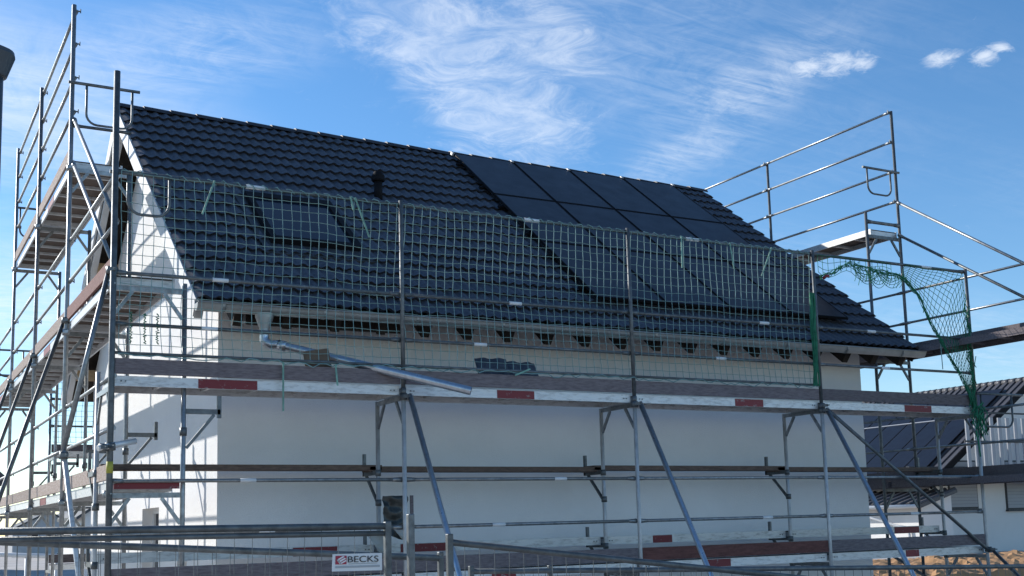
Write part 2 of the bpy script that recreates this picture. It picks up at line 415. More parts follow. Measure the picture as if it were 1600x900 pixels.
# solar panels, four columns of three
for ci in range(4):
    for ri in range(3):
        x0 = PVX[ci]+.012; x1 = PVX[ci+1]-.012; y1 = PVY[ri]-.010; y0 = PVY[ri+1]+.010
        h = .115; fr = MB(); w = .018; yw = w*.8
        for a, b, c, d in ((x0,x0+w,y0,y1), (x1-w,x1,y0,y1), (x0+w,x1-w,y0,y0+yw), (x0+w,x1-w,y1-yw,y1)):
            slope(fr, a, b, c, d, h, h+.037)
        po = fr.build('solar_panel', 'black', house)
        g = MB(); slope(g, x0+w, x1-w, y0+yw, y1-yw, h+.010, h+.034); g.build('panel_glass', 'glass_pv', po)
for yy in (PVY[0]-.3, PVY[1]+.3, PVY[1]-.3, PVY[2]+.3, PVY[2]-.3, PVY[3]+.3):
    m_ = MB(); slope(m_, PVX[0]-.06, PVX[-1]+.04, yy-.02, yy+.02, .065, .105); m_.build('mounting_rail', 'black', house)
for ci in range(5):
    for yy in (PVY[0]-.004,):
        m_ = MB(); slope(m_, PVX[ci]-.02, PVX[ci]+.02, yy-.03, yy+.02, .11, .16); m_.build('panel_clamp', 'alu', house)
# roof window
sk = MB(); fw = .075
for a, b, c, d in ((VX0,VX0+fw,VY0,VY1),(VX1-fw,VX1,VY0,VY1),(VX0+fw,VX1-fw,VY0,VY0+fw),(VX0+fw,VX1-fw,VY1-fw*1.5,VY1)): slope(sk, a, b, c, d, -.04, .115)
sko = sk.build('skylight', 'black', house)
g = MB(); slope(g, VX0+fw, VX1-fw, VY0+fw, VY1-fw*1.5, .05, .085); g.build('pane', 'glass', sko)
fl = MB()
for a, b, c, d in ((VX0-.12,VX0,VY0-.05,VY1+.08),(VX1,VX1+.12,VY0-.05,VY1+.08),(VX0,VX1,VY1,VY1+.12),(VX0-.12,VX1+.12,VY0-.22,VY0)): slope(fl, a, b, c, d, .0, .045)
fl.build('flashing', 'scrap', sko)
# vent pipe with hood
vb = roofpt(4.19, 3.50); m_ = MB()
m_.tube([vb-Vector((0,0,.05)), vb+Vector((0,0,.32))], .06, 14)
vo = m_.build('vent_pipe', 'black', house)
m_ = MB(); n = 14; prof = [(.085,.28),(.098,.30),(.095,.36),(.06,.42),(.0,.44)]
rings = [[vb+Vector((r_*math.cos(2*math.pi*j/n), r_*math.sin(2*math.pi*j/n), z)) for j in range(n)] for r_, z in prof]
for a in range(4): m_.add(rings[a]+rings[a+1], [(j,(j+1)%n,n+(j+1)%n,n+j) for j in range(n)], True)
m_.build('hood', 'black', vo)
# gutter, half round, with brackets; spout funnel and loose downpipe
gy, gz, gr = EY-.045, EZ-.035, .078
m_ = MB(); n = 10; xs = [X0-.02, X1+.02]
prof = [(gy+gr*math.cos(math.pi+math.pi*j/n), gz+gr*math.sin(math.pi+math.pi*j/n)) for j in range(n+1)]
prof = [(gy-gr-.012, gz-.006), (gy-gr-.014, gz+.012)]+prof[0:]+[(gy+gr, gz+.05)]
m_.add([(xs[0],a,b) for a,b in prof]+[(xs[1],a,b) for a,b in prof], [(i,i+1,len(prof)+i+1,len(prof)+i) for i in range(len(prof)-1)], True)
for xe in xs: m_.add([(xe,a,b) for a,b in prof[2:-1]], [list(range(n+1))])
gut = m_.build('gutter', 'zinc', house); sd = gut.modifiers.new('solid', 'SOLIDIFY'); sd.thickness = .003
x = X0+.25
while x < X1:
    b_ = MB(); pts = [(x, gy+(gr+.006)*math.cos(math.pi+math.pi*j/8), gz+(gr+.006)*math.sin(math.pi+math.pi*j/8)) for j in range(9)]
    for p, q in zip(pts[:-1], pts[1:]): b_.bar(p, q, .028, .005, (1,0,0))
    b_.build('gutter_bracket', 'zinc', gut); x += .555*2
fx = 1.66
m_ = MB(); rings = []
for z, hx, hy in ((gz-.06,.105,.075),(gz-.11,.10,.07),(gz-.23,.052,.05),(gz-.30,.05,.05)):
    rings.append([(fx+hx*math.cos(2*math.pi*j/12), gy+hy*math.sin(2*math.pi*j/12), z) for j in range(12)])
for a in range(3): m_.add(rings[a]+rings[a+1], [(j,(j+1)%12,12+(j+1)%12,12+j) for j in range(12)], True)
m_.build('outlet_funnel', 'zinc', gut)
e0 = Vector((fx, gy, gz-.30)); e1 = Vector((fx+.02, gy-.02, gz-.38)); e2 = Vector((fx+.12, gy-.06, gz-.40)); pe = onp(736,611,1,-.50)
m_ = MB(); m_.tube([e0, e0+Vector((.0,0,-.05)), e1, (e1+e2)/2+Vector((-.01,0,-.015)), e2, e2+(pe-e2)*.04], .052, 12, False)
dp = m_.build('downpipe', 'steel_new', house)
dd = (pe-e2).normalized(); s0 = e2+(pe-e2)*.02
m_ = MB(); m_.tube([s0, pe], .046, 16, False); m_.tube([pe, s0], .043, 16, False); m_.build('pipe_length', 'steel_new', dp)
m_ = MB(); m_.tube([s0-dd*.03, s0+dd*.06], .056, 14); m_.build('pipe_socket', 'steel_new', dp)

# ------------------------------------------------------------------ scaffolds
TR = .0242
def post(par, x, y, z0, z1, m='steel', r=TR):
    o = MB().tube([(x,y,z0),(x,y,z1)], r, 12).build('standard', m, par)
    return o
def rail(par, a, b, m='steel_dark', r=.0192, name='guard_rail', ends=True):
    a = Vector(a); b = Vector(b); mb = MB().tube([a, b], r, 10)
    if ends:
        d = (b-a).normalized()
        for p, s in ((a, 1), (b, -1)): mb.tube([p+d*s*.02, p+d*s*.08, p+d*s*.13], r*1.45, 8, True, r2=r*1.05)
    return mb.build(name, m, par)
def sticker(par, a, b, t, r=.0205, l=.16, m='white'):
    a = Vector(a); b = Vector(b); d = (b-a).normalized(); p = a+(b-a)*t
    MB().tube([p, p+d*l], r, 10).build('sticker', m, par)
def deck(par, a, b, w, inward, z, red=None, m_side='alu'):
    # platform from a to b (2-D), width w towards 'inward'; z top of the deck
    a = Vector((a[0],a[1],0)); b = Vector((b[0],b[1],0)); d = (b-a).normalized(); n = Vector((inward[0],inward[1],0))
    a = a+d*.035; b = b-d*.035; L_ = (b-a).length
    mb = MB()
    def bx(s0, s1, n0, n1, z0, z1, mb):
        q = [a+d*s0+n*n0, a+d*s1+n*n0, a+d*s1+n*n1, a+d*s0+n*n1]
        mb.add([(p.x,p.y,z0) for p in q]+[(p.x,p.y,z1) for p in q], [(0,3,2,1),(4,5,6,7),(0,1,5,4),(1,2,6,5),(2,3,7,6),(3,0,4,7)])
    bx(0, L_, .05, w-.05, z-.022, z-.008, mb)
    o = mb.build('deck', 'ply', par)
    for n0, n1 in ((.03, .05), (w-.05, w-.03)):
        q = MB(); bx(0, L_, n0, n1, z-.098, z, q); q.build('side_rail', m_side, o)
    k = int(L_/.42)
    for i in range(1, k):
        q = MB(); bx(L_*i/k-.018, L_*i/k+.018, .05, w-.05, z-.06, z-.024, q); q.build('cross_member', m_side, o)
    for s_ in (.0, L_-.03):
        q = MB(); bx(s_, s_+.03, .05, w-.05, z-.095, z-.024, q); q.build('cross_member', m_side, o)
    if red:
        q = MB(); bx(red[0], red[1], .0265, .0295, z-.096, z-.004, q); q.build('red_marker', 'red', o)
    # rivets and end claws
    for s_ in (.06, .10, L_-.10, L_-.06):
        q = MB(); p = a+d*s_+n*.0285; q.tube([(p.x,p.y,z-.05),(p.x-n.x*.006,p.y-n.y*.006,z-.05)], .008, 6); q.build('rivet', 'steel_dark', o)
    return o
def toeboard(par, a, b, z, h=.15, t=.03, m='wood', name='toe_board'):
    a = Vector(a); b = Vector(b); d = (b-a).normalized()
    o = MB().bar(a+d*.03+Vector((0,0,z+h/2)), b-d*.03+Vector((0,0,z+h/2)), t, h).build(name, m, par, bevel=.004)
    return o
def coupler(par, p, r=.045, m='steel_dark'):
    p = Vector(p); mb = MB(); mb.tube([p-Vector((0,0,.035)), p+Vector((0,0,.035))], r, 8)
    mb.bar(p+Vector((-.02,-r,0)), p+Vector((.02,-r-.05,0)), .03, .035); mb.tube([p+Vector((.01,-r-.02,.0)), p+Vector((.01,-r-.09,.0))], .008, 6)
    return mb.build('coupler', m, par)
def frame(par, o_, i_, z, lift=2.0, zlow=None, mo='steel', mi='steel', brace=True):
    # H-frame: outer and inner standards with a transom at z and corner braces below it
    o_ = Vector((o_[0],o_[1],0)); i_ = Vector((i_[0],i_[1],0)); d = (i_-o_).normalized(); w = (i_-o_).length
    mb = MB(); q = Vector((0,0,z-.125)); mb.bar(o_+d*.024+q, i_-d*.024+q, .03, .05); mb.build('transom', mi, par)
    if brace:
        for s, p in ((1, o_), (-1, i_)):
            MB().bar(p+d*s*.02+Vector((0,0,z-.40)), p+d*s*.20+Vector((0,0,z-.15)), .022, .035).build('corner_brace', mi, par)
def wedge(par, x, y, z, n):
    # little rail hook welded to the standard
    n = Vector(n); p = Vector((x,y,z)); mb = MB(); mb.bar(p+n*TR, p+n*(TR+.05), .014, .014); mb.bar(p+n*(TR+.05)+Vector((0,0,-.02)), p+n*(TR+.05)+Vector((0,0,.03)), .012, .012, (1,0,0))
    mb.build('rail_hook', 'steel_dark', par)
def loopguard(par, a, b, drop, over=.0):
    # end guard: straight top tube with a U-shaped loop under it
    a = Vector(a); b = Vector(b); d = (b-a).normalized(); L_ = (b-a).length
    mb = MB().tube([a-d*.05, b+d*(.05+over)], .019, 10); o = mb.build('end_guard', 'steel_dark', par)
    z = Vector((0,0,-1)); p0 = a+d*(L_*.22); p1 = b-d*.04; r = .13
    pts = [p0, p0+z*(drop-r)]+arc(p0+z*(drop-r)+d*r, r, math.pi, math.pi/2, 5, d, z)[1:]+arc(p1+z*(drop-r)-d*r, r, math.pi/2, 0, 5, d, z)+[p1]
    MB().tube(pts, .015, 8).build('guard_loop', 'steel_dark', o)

B = 3.0; FW = .73
# ---- front scaffold
fs = thing('scaffold', 'long galvanised scaffold with wooden toe boards along the shaded front wall', 'scaffold', (6.0, 0, GZ))
reds = [(.79,1.38), (4.12-3,4.60-3), (7.53-6,7.99-6), (10.54-9,11.07-9)]
for k in range(5):
    x = k*B
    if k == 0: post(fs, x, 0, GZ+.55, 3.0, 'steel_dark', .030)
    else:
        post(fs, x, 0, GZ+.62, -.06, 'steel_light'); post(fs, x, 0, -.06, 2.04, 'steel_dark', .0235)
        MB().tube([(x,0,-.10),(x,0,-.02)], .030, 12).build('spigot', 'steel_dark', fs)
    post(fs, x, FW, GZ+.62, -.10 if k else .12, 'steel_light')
    for y in (0, FW):
        m_ = MB(); m_.tube([(x,y,gh(x,y)),(x,y,GZ+.64)], .018, 8); m_.box((x-.075,y-.075,gh(x,y)-.02),(x+.075,y+.075,gh(x,y)+.012)); m_.build('base_jack', 'steel_dark', fs)
    frame(fs, (x,0), (x,FW), 0.0); frame(fs, (x,0), (x,FW), -2.0)
    for z in (2.0,1.0,.5,-1,-1.5):
        if k == 0 and z > 1.9: continue
        wedge(fs, x, 0, z, (0,1,0))
    # console brackets towards the wall
    for z, name in ((-.86, 'console'), (-1.76, 'console')):
        y0, y1 = FW, 1.16; m_ = MB(); m_.bar((x,y0+.02,z-.03), (x,y1,z-.03), .03, .05); m_.bar((x,y0+.03,z-.36), (x,y1-.08,z-.05), .025, .03)
        m_.bar((x,y1-.02,z-.05), (x,y1-.02,z+.20), .03, .04, (1,0,0)); m_.tube([(x,y0,z-.40),(x,y0,z-.33)], .036, 8); m_.tube([(x,y0,z-.07),(x,y0,z+.0)], .034, 8)
        m_.build('console_bracket', 'steel_dark', fs)
for k in range(4):
    a, b = k*B, (k+1)*B
    deck(fs, (a,0), (b,0), .66, (0,1), 0.0, reds[k])
    toeboard(fs, (a,.012,0), (b,.012,0), .015+.004*(k%2))
    dd_ = deck(fs, (a,0), (b,0), .66, (0,1), -1.985, (1.0,1.3) if k == 1 else ((.96,1.33) if k == 2 else (1.37,1.62)))
    toeboard(fs, (a,.012,0), (b,.012,0), -1.985+.02, .15, .03, 'redwood' if k == 2 else 'wood')
    # wall side: narrow console deck low down, loose plank higher up
    deck(fs, (a,.76), (b,.76), .34, (0,1), -1.685, (.25,.9) if k == 1 else ((.72,1.02) if k == 2 else (2.0,2.5)))
    z = -.835+(.012, -.008, .006, -.012)[k]
    MB().bar((a-.05 if k else a+.06,.97,z), (b+.10,.97,z-.006), .24, .06).build('plank', 'plank', fs, bevel=.004)
    for z in (1.0, .5, -1.0, -1.5):
        rail(fs, (a,.028,z), (b,.028,z), 'steel_dark' if z > 0 else 'steel')
        if random.random() < .8: sticker(fs, (a,.028,z), (b,.028,z), random.uniform(.25,.7))
    rail(fs, (a,.028,2.0), (b,.028,2.0), 'steel_dark', .021)
    sticker(fs, (a,.028,2.0), (b,.028,2.0), (.43,.52,.3,.7)[k], .0225, .2)
    if k < 3: rail(fs, (a,-.005,.215), (b,-.005,.215), 'steel_dark', .016, ends=False)
for k in (1, 2, 3):                                                            # raking shores to the ground
    x = k*B+.06; e = Vector((x,-.03,-.10)); g = Vector((x,-2.40,-4.11))
    m_ = MB().tube([e, g], .030, 12); o = m_.build('raking_shore', 'steel_new', fs)
    coupler(fs, (k*B,0,-.12))
rail(fs, (9.05,-.035,-.10), (12.0,-.035,-2.06), 'steel_dark', .024, 'diagonal_brace', False)
coupler(fs, (9.0,0,-.06)); coupler(fs, (12.0,-.02,-2.03), .05)
MB().tube([(12.03,-.05,-2.03),(11.75,-.75,-2.45),(11.1,-1.9,-3.4)], .024, 10).build('raking_shore', 'steel_dark', fs)
loopguard(fs, (12.95,-.02,.20), (12.05,-.02,.20), .48)
loopguard(fs, (.0,.01,1.985), (.56,.01,1.985), .40)
# wall bracket near the corner, on the gable's corner standard, and a stub tube with swivel coupler
MB().tube([(-.12,-.06,-.70),(.24,.04,-.62)], .03, 12).build('stub_tube', 'alu', fs); coupler(fs, (0,-.01,-.68), .05); coupler(fs, (-.07,-.03,-.69), .04)
MB().tube([(0,0,-.93),(0,0,-.82)], .0312, 12).build('sticker', 'yel', fs)

# ---- scaffold round the left gable
ls = thing('scaffold', 'sunlit galvanised scaffold climbing in steps up the left gable', 'scaffold', (0, 6, GZ))
ys = [0, 3, 6, 9, 12]
GI = .70
for j, y in enumerate(ys):
    top = {1: 4.95, 2: 4.95, 3: 4.95}.get(j, 3.02)
    yy = y if j else .10
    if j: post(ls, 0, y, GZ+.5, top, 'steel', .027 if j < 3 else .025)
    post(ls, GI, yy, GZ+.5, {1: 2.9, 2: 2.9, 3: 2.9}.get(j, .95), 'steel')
    for z in (-1, 1)+((3,) if j in (1,2,3) else ()):
        frame(ls, (0,yy), (GI,yy), z-.01)
        coupler(ls, (0,yy,z-.12), .045, 'steel')
    for x in (0, GI):
        m_ = MB(); m_.tube([(x,yy,gh(x,yy)),(x,yy,GZ+.52)], .018, 8); m_.box((x-.075,yy-.075,gh(x,yy)-.02),(x+.075,yy+.075,gh(x,yy)+.012)); m_.build('base_jack', 'steel_dark', ls)
    for z in ([1.5,2.0]+([3.6,4.03,4.46,4.88] if j in (1,2,3) else [])+[-.5,0]): wedge(ls, 0, yy, z, (1,0,0)) if j else None
    # wall ties / inner consoles
    z = -.32; m_ = MB(); m_.bar((GI,yy,z), (GI+.36,yy,z), .03, .05); m_.bar((GI+.03,yy,z-.36), (GI+.30,yy,z-.03), .025, .03); m_.bar((GI+.35,yy,z-.06),(GI+.35,yy,z+.16),.03,.04,(0,1,0))
    m_.tube([(GI,yy,z-.24),(GI,yy,z-.16)], .036, 8); m_.build('console_bracket', 'steel_dark', ls)
for j in range(4):
    a, b = ys[j], ys[j+1]; aa = a if j else .10
    for z in (-1.0, 1.0)+((3.0,) if j in (1,2) else ()):
        deck(ls, (0,aa), (0,b), .64, (1,0), z, (1.6,2.2) if j%2 else None)
        toeboard(ls, (.012,aa,0), (.012,b,0), z+.015, .15, .03, 'redwood' if (z == 1 and j == 0) else 'wood_y')
    for z in (0.0,-.5)+((2.0,1.5) if j in (1,2) else ())+((4.88,4.46,4.03,3.6) if j in (1,2) else ()):
        rail(ls, (.028,a,z), (.028,b,z), 'steel')
rail(ls, (.03,3.0,3.5), (.03,.05,1.5), 'steel', .022); rail(ls, (.03,3.0,2.95), (.03,.05,1.02), 'steel', .022)
rail(ls, (.03,.05,2.0), (.03,3,2.0), 'steel'); rail(ls, (.03,.05,1.5), (.03,3,1.5), 'steel')
rail(ls, (.03,9,2.0), (.03,12,2.0), 'steel'); rail(ls, (.03,9,1.5), (.03,12,1.5), 'steel')
for y, x2, z2 in ((.06,-.40,-.72), (3,-1.45,-3.6), (6,-1.45,-3.6), (9,-1.45,-3.6)):
    m_ = MB().tube([(-.03,y+.04,1.0), (x2,y+.04,z2)], .025, 10); m_.build('raking_shore', 'steel_dark' if y > 1 else 'steel', ls)
    coupler(ls, (-.01,y,1.02), .05)
MB().tube([(-.40,.06,-.72),(-.20,.05,-2.2),(-.05,.04,-3.7)], .025, 10).build('raking_shore', 'alu', ls); coupler(ls, (-.40,.06,-.76), .04)
MB().box((.05,.050,-1.075),(.66,.066,-.99)).build('end_toe_board', 'red', ls)
loopguard(ls, (0,2.97,3.95), (.74,2.97,3.95), .5, .0)
loopguard(ls, (.62,9.05,3.95), (.02,9.05,3.95), .5); loopguard(ls, (.62,12.03,1.98), (.02,12.03,1.98), .5)
rail(ls, (0,12,1.5), (.7,12,1.5)); rail(ls, (0,3,3.42), (.7,3,3.42))

# ---- scaffold round the right gable
rs = thing('scaffold', 'scaffold at the far right gable with high guard rails against the sky', 'scaffold', (12.4, 4.5, GZ))
XR, XI = 12.4, 11.67
ry = [-1.47, 1.53, 4.53, 7.53, 10.53]
for j, y in enumerate(ry):
    tall = j in (1,2,3)
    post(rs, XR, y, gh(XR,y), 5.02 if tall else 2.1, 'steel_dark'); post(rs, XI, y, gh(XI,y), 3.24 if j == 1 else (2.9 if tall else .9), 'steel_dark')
    for z in (-1, 1)+((3,) if tall else ()): frame(rs, (XR,y), (XI,y), z-.01, mi='steel_dark')
    if tall:
        for z in (5,4.5,4,3.5): wedge(rs, XR, y, z, (-1,0,0))
for j in range(4):
    a, b = ry[j], ry[j+1]
    for z in (-1.0,1.0)+((3.0,) if j in (1,2) else ()):
        deck(rs, (XR,a), (XR,b), .64, (-1,0), z, (1.1,1.6), 'alu' if z > 2 else 'wood')
        if z < 2: toeboard(rs, (XR-.012,a,0), (XR-.012,b,0), z+.015)
    for z in (0.0,-.5)+((5.0,4.5,4.0,3.5) if j in (1,2) else (2.0,1.5)): rail(rs, (XR-.028,a,z), (XR-.028,b,z), 'steel')
    if j == 1:
        for z in (2.0,1.5): rail(rs, (XR-.028,a,z), (XR-.028,b,z))
rail(rs, (XR-.03,1.53,3.5), (XR-.03,-1.47,1.5), 'steel', .022); rail(rs, (XR-.03,1.53,2.95), (XR-.03,-1.47,1.0), 'steel_dark', .022)
rail(rs, (XR,1.53,3.10), (XI,1.53,3.10), 'steel_dark', .026); loopguard(rs, (XR,1.50,3.98), (XI+.02,1.50,3.98), .42)
rail(rs, (XR-.03,4.5,-1.0), (XR-.03,-1.47,-3.9), 'steel_dark', .024, 'diagonal_brace', False)

# ---- scaffold along the rear eave (seen under the left decks)
bs = thing('scaffold', 'rear scaffold bay seen through the left gable scaffold', 'scaffold', (1.5, 11.2, GZ))
for x in (.9, 3.9, 6.9):
    post(bs, x, 11.3, GZ, 2.0); post(bs, x, 10.5, GZ, 0.0)
    frame(bs, (x,11.3), (x,10.5), 0.0); frame(bs, (x,11.3), (x,10.5), -2.0)
for a in (.9, 3.9):
    for z in (0.0, -2.0): deck(bs, (a,11.3), (a+3,11.3), .66, (0,-1), z); toeboard(bs, (a,11.28,0), (a+3,11.28,0), z+.015)
    for z in (.5,1.0,2.0,-1.0,-1.5): rail(bs, (a,11.27,z), (a+3,11.27,z))

# ------------------------------------------------------------------ nets
def cords(mb, grid, r, n=3, us=True, vs=True):
    # grid[v][u] of points -> cords along both directions
    if us:
        for row in grid: mb.tube(row, r, n, False)
    if vs:
        for i in range(len(grid[0])): mb.tube([row[i] for row in grid], r, n, False)
from mathutils import noise as mnoise
def net_grid(x0, x1, y, z0, z1, cell, seed, bulge):
    nu = round((x1-x0)/cell); nv = round((z1-z0)/cell); g = []
    for v in range(nv+1):
        row = []
        for u in range(nu+1):
            tx = u/nu; tz = v/nv; x = x0+(x1-x0)*tx; z = z1+(z0-z1)*tz
            q = Vector((x*.9, z*.9, seed)); f = math.sin(math.pi*tz)
            dx = .04*mnoise.noise(q)*f+.012*mnoise.noise(q*6)+.03*math.sin(tz*math.pi*1.3)*math.sin(x*1.05+.6)*f
            dz = .024*mnoise.noise(q+Vector((9,3,1)))*f+.012*mnoise.noise(q*7+Vector((4,4,4)))
            sag = .03*abs(math.sin(math.pi*((x-x0)%1.0)))*(1-tz)
            dy = bulge*f*(.7+.5*mnoise.noise(q*.8+Vector((2,8,5))))
            row.append(Vector((x+dx, y+dy, z+dz-sag*.6)))
        g.append(row)
    return g
nt_ = thing('safety_net', 'long green safety net stretched between the posts above the upper deck', 'net', (4.5, 0, .2), 'green scaffold nets')
mb = MB(); cords(mb, net_grid(.06, 8.93, -.012, .20, 2.0, .1, 1.0, .07), .0041); mb.build('net_mesh', 'net', nt_)
# border rope and lashings
mb = MB(); rr_ = random.Random(5); pts = []
for i in range(240):
    x = .05+8.9*i/239; pts.append((x, .025+.028*math.cos(i*1.7), 2.0+.026*math.sin(i*1.7)+.006*rr_.random()))
mb.tube(pts, .006, 5, False)
pts = [(.05+8.9*i/120, -.03+.012*math.cos(i*1.3), .205-.05*abs(math.sin(i*.17))*rr_.random()+.012*math.sin(i*1.9)) for i in range(121)]
mb.tube(pts, .006, 5, False); mb.build('border_rope', 'net', nt_)
for x, z0, dx, l in ((.95,2.0,-.12,.36),(2.45,2.0,.16,.42),(6.78,2.0,-.01,.40),(7.55,2.0,.05,.34),(8.25,2.0,-.20,.40),(1.66,.19,.0,.50),(2.22,.19,.02,.22),(4.55,.24,-.2,.08),(2.4,2.0,.03,.14)):
    MB().bar((x,-.045,z0), (x+dx,-.045,z0-l), .018, .008, (1,0,0)).build('tie_strap', 'tie', nt_)
for x in (.17, .30, .42):                                                      # knotted loose ends
    pts = [(x+.013*math.sin(i*2.6+x*9)+.008*rr_.random(), .02+.014*math.cos(i*2.1), .62-.30*i/26-.01*rr_.random()) for i in range(27)]
    MB().tube(pts, .0065, 5, False).build('tie_strap', 'netg', nt_)
# gathered net edge at the fourth post
mb = MB()
for i in range(16):
    a = rr_.uniform(0, 6.28); r0 = rr_.uniform(.01, .045)
    mb.tube([(8.915+r0*math.cos(a+z*2)+.012*math.sin(z*9+i), -.02+r0*.6*math.sin(a+z*2), z) for z in [.20+1.25*t/14 for t in range(15)]], .011, 5, False)
mb.build('gathered_edge', 'netg', nt_)

tn = thing('safety_net', 'torn green net hanging in swags in the rightmost bay', 'net', (11, 0, 1), 'green scaffold nets')
# web between top rail, last post and a gathered diagonal edge
def lerp(a, b, t): return a+(b-a)*t
diag = [Vector((10.72,-.02,1.78)), Vector((10.95,-.03,1.55)), Vector((11.12,-.04,1.22)), Vector((11.30,-.05,.95)), Vector((11.48,-.05,.70)), Vector((11.66,-.05,.45)), Vector((11.84,-.04,.18)), Vector((11.95,-.02,-.02))]
def polyl(P, t):
    k = t*(len(P)-1); i = min(int(k), len(P)-2); return P[i].lerp(P[i+1], k-i)
outer = [Vector((10.75,0,2.0)), Vector((11.2,0,1.99)), Vector((11.6,0,1.98)), Vector((11.93,0,1.96)), Vector((11.95,0,1.5)), Vector((11.955,0,1.0)), Vector((11.96,0,.5)), Vector((11.96,0,0))]
g = []
for v in range(13):
    row = []
    for u in range(27):
        t = u/26; s = (v/12)**1.35
        p = polyl(outer, t).lerp(polyl(diag, t), s); q = p*3.1
        row.append(p+Vector((.03*mnoise.noise(q), .05*math.sin(s*3.1)+.02*mnoise.noise(q+Vector((5,5,5))), .03*mnoise.noise(q+Vector((1,7,2))))))
    g.append(row)
mb = MB(); cords(mb, g, .0042); mb.build('net_mesh', 'netg', tn)
# roll of gathered net under the rail, with swags
mb = MB(); path = [Vector((9.10,-.03,1.68)), Vector((9.30,-.03,1.76)), Vector((9.52,-.03,1.86)), Vector((9.66,-.02,1.93)), Vector((9.90,-.02,1.88)), Vector((10.25,-.02,1.86)), Vector((10.55,-.02,1.82))]+diag
for i in range(9):
    a = rr_.uniform(0, 6.28)
    pp = []
    for t in range(91):
        f = .5+.5*mnoise.noise(Vector((t*.11, i*3.7, 2.0))); r0 = .012+.055*f*f
        pp.append(polyl(path, t/90)+Vector((.025*mnoise.noise(Vector((t*.3, i*5.1, 9.0))), r0*.7*math.cos(a+t*.5), r0*math.sin(a+t*.5)-.02*f)))
    mb.tube(pp, .0042, 4, False)
for t in range(70):
    p = polyl(path, rr_.random()); mb.tube([p+Vector((rr_.uniform(-.03,.03), rr_.uniform(-.02,.02), rr_.uniform(-.05,.05))) for _ in range(4)], .0042, 4, False)
mb.build('gathered_roll', 'netg', tn)
mb = MB()
for x0, x1, dz in ((9.72,10.2,.20),(9.78,10.12,.12),(10.15,10.7,.22),(10.22,10.6,.14),(9.95,10.4,.24)):
    for o_ in (0, .05, .1):
        mb.tube([(x0+(x1-x0)*t/10, -.02+.01*o_, 1.86-(dz-o_)*4*(t/10)*(1-t/10)-.02*(t/10)) for t in range(11)], .0045, 4, False)
for i in range(14):
    x = 9.75+i*.066; mb.tube([(x,-.02,1.86),(x+.03,-.03,1.80-.10*rr_.random()),(x-.02,-.02,1.68-.06*rr_.random())], .004, 4, False)
g2 = [[Vector((9.08+.1*u, -.01+.02*math.sin(u), 1.99-(.0+.08*v)-(.06*math.sin(u*.9)*v/3 if v else 0))) for u in range(15)] for v in range(4)]
cords(mb, g2, .0042); mb.build('swag', 'netg', tn)
mb = MB()
for i in range(26):                                                            # tangle down the last post
    z1 = rr_.uniform(-.1, 1.7); x = 11.95+rr_.uniform(-.07,.03)
    mb.tube([(x+rr_.uniform(-.05,.05), -.03+rr_.uniform(-.04,.04), z1-.42*t/5) for t in range(6)], .0055, 4, False)
for i in range(18):
    x = 11.98+rr_.uniform(-.14,.16); z1 = rr_.uniform(-.05,.1); l = rr_.uniform(.2,.52)
    mb.tube([(x+.04*math.sin(t*1.7+i), -.05+.03*math.cos(t*1.3+i), z1-l*t/7) for t in range(8)], .007, 4, False)
mb.tube([(11.9,-.05,-.35),(11.93,-.05,-.5),(11.95,-.05,-.72)], .012, 5, False)
mb.build('tangle', 'netg', tn)
MB().tube([(9.13,-.05,1.66),(9.17,-.05,1.69),(9.22,-.05,1.70)], .022, 7).build('red_clip', 'red', tn)
MB().bar((11.32,-.03,1.05),(11.33,-.03,.52), .012, .006, (1,0,0)).build('tie_strap', 'net', tn)
rn = thing('safety_net', 'green net on the rear scaffold seen below the left decks', 'net', (2.4, 11.3, .2), 'green scaffold nets')
mb = MB(); cords(mb, net_grid(.95, 3.85, 11.25, .2, 1.9, .1, 6.0, .05), .0045); mb.build('net_mesh', 'net', rn)

# ------------------------------------------------------------------ loose things on the scaffold
cb = MB(); P4 = [onp(474,549,1,.06), onp(513,544,1,.06), onp(519,577,1,.06), onp(478,575,1,.06)]
cb.add([p for p in P4]+[p+Vector((.0,.02,0)) for p in P4], [(0,1,2,3),(7,6,5,4),(0,4,5,1),(1,5,6,2),(2,6,7,3),(3,7,4,0)])
tag(cb.build('board', 'card'), 'small brown board leaning behind the rail below the zinc pipe', 'board')
for i, x in enumerate((4.0, 4.41)):
    lt = tile_mb(.385, .33); m3 = Matrix.Rotation(R(70-6*i), 3, 'X') @ Matrix.Rotation(R(-3+4*i), 3, 'Y')
    mb = MB(); mb.add([Vector((x, .14, .02))+m3 @ v for v in lt.v], lt.f, True)
    o = mb.build('loose_roof_tile', 'tile'); sd = o.modifiers.new('solid', 'SOLIDIFY'); sd.thickness = .014
    tag(o, ('left' if i == 0 else 'right')+' one of two loose dark roof tiles standing on the upper deck', 'roof tile', 'loose roof tiles on the deck')
# plastic sheet bag hung between the inner and outer standard
def sheet(pts, nu, nv, amp, seed):
    a, b, c, d = [Vector(p) for p in pts]; mb = MB(); n = Vector((0,-1,.1))
    for v in range(nv+1):
        for u in range(nu+1):
            s, t = u/nu, v/nv; p = a.lerp(b, s).lerp(d.lerp(c, s), t); q = Vector((s*2.2, t*6, seed))
            mb.v.append(p+n*(amp*mnoise.fractal(q, 1.0, 2.0, 4)))
    for v in range(nv):
        for u in range(nu): mb.f.append([v*(nu+1)+u, v*(nu+1)+u+1, (v+1)*(nu+1)+u+1, (v+1)*(nu+1)+u]); mb.sm.append(True)
    return mb
sk_ = thing('plastic_sheet', 'crumpled dark plastic sheet hanging from the first inner post', 'plastic sheet', (3.05, .4, -1.6))
sheet([onp(598,775,1,.5), onp(636,774,1,.36), onp(637,845,1,.36), onp(600,835,1,.5)], 14, 18, .05, 2).build('sheet', 'sack', sk_)
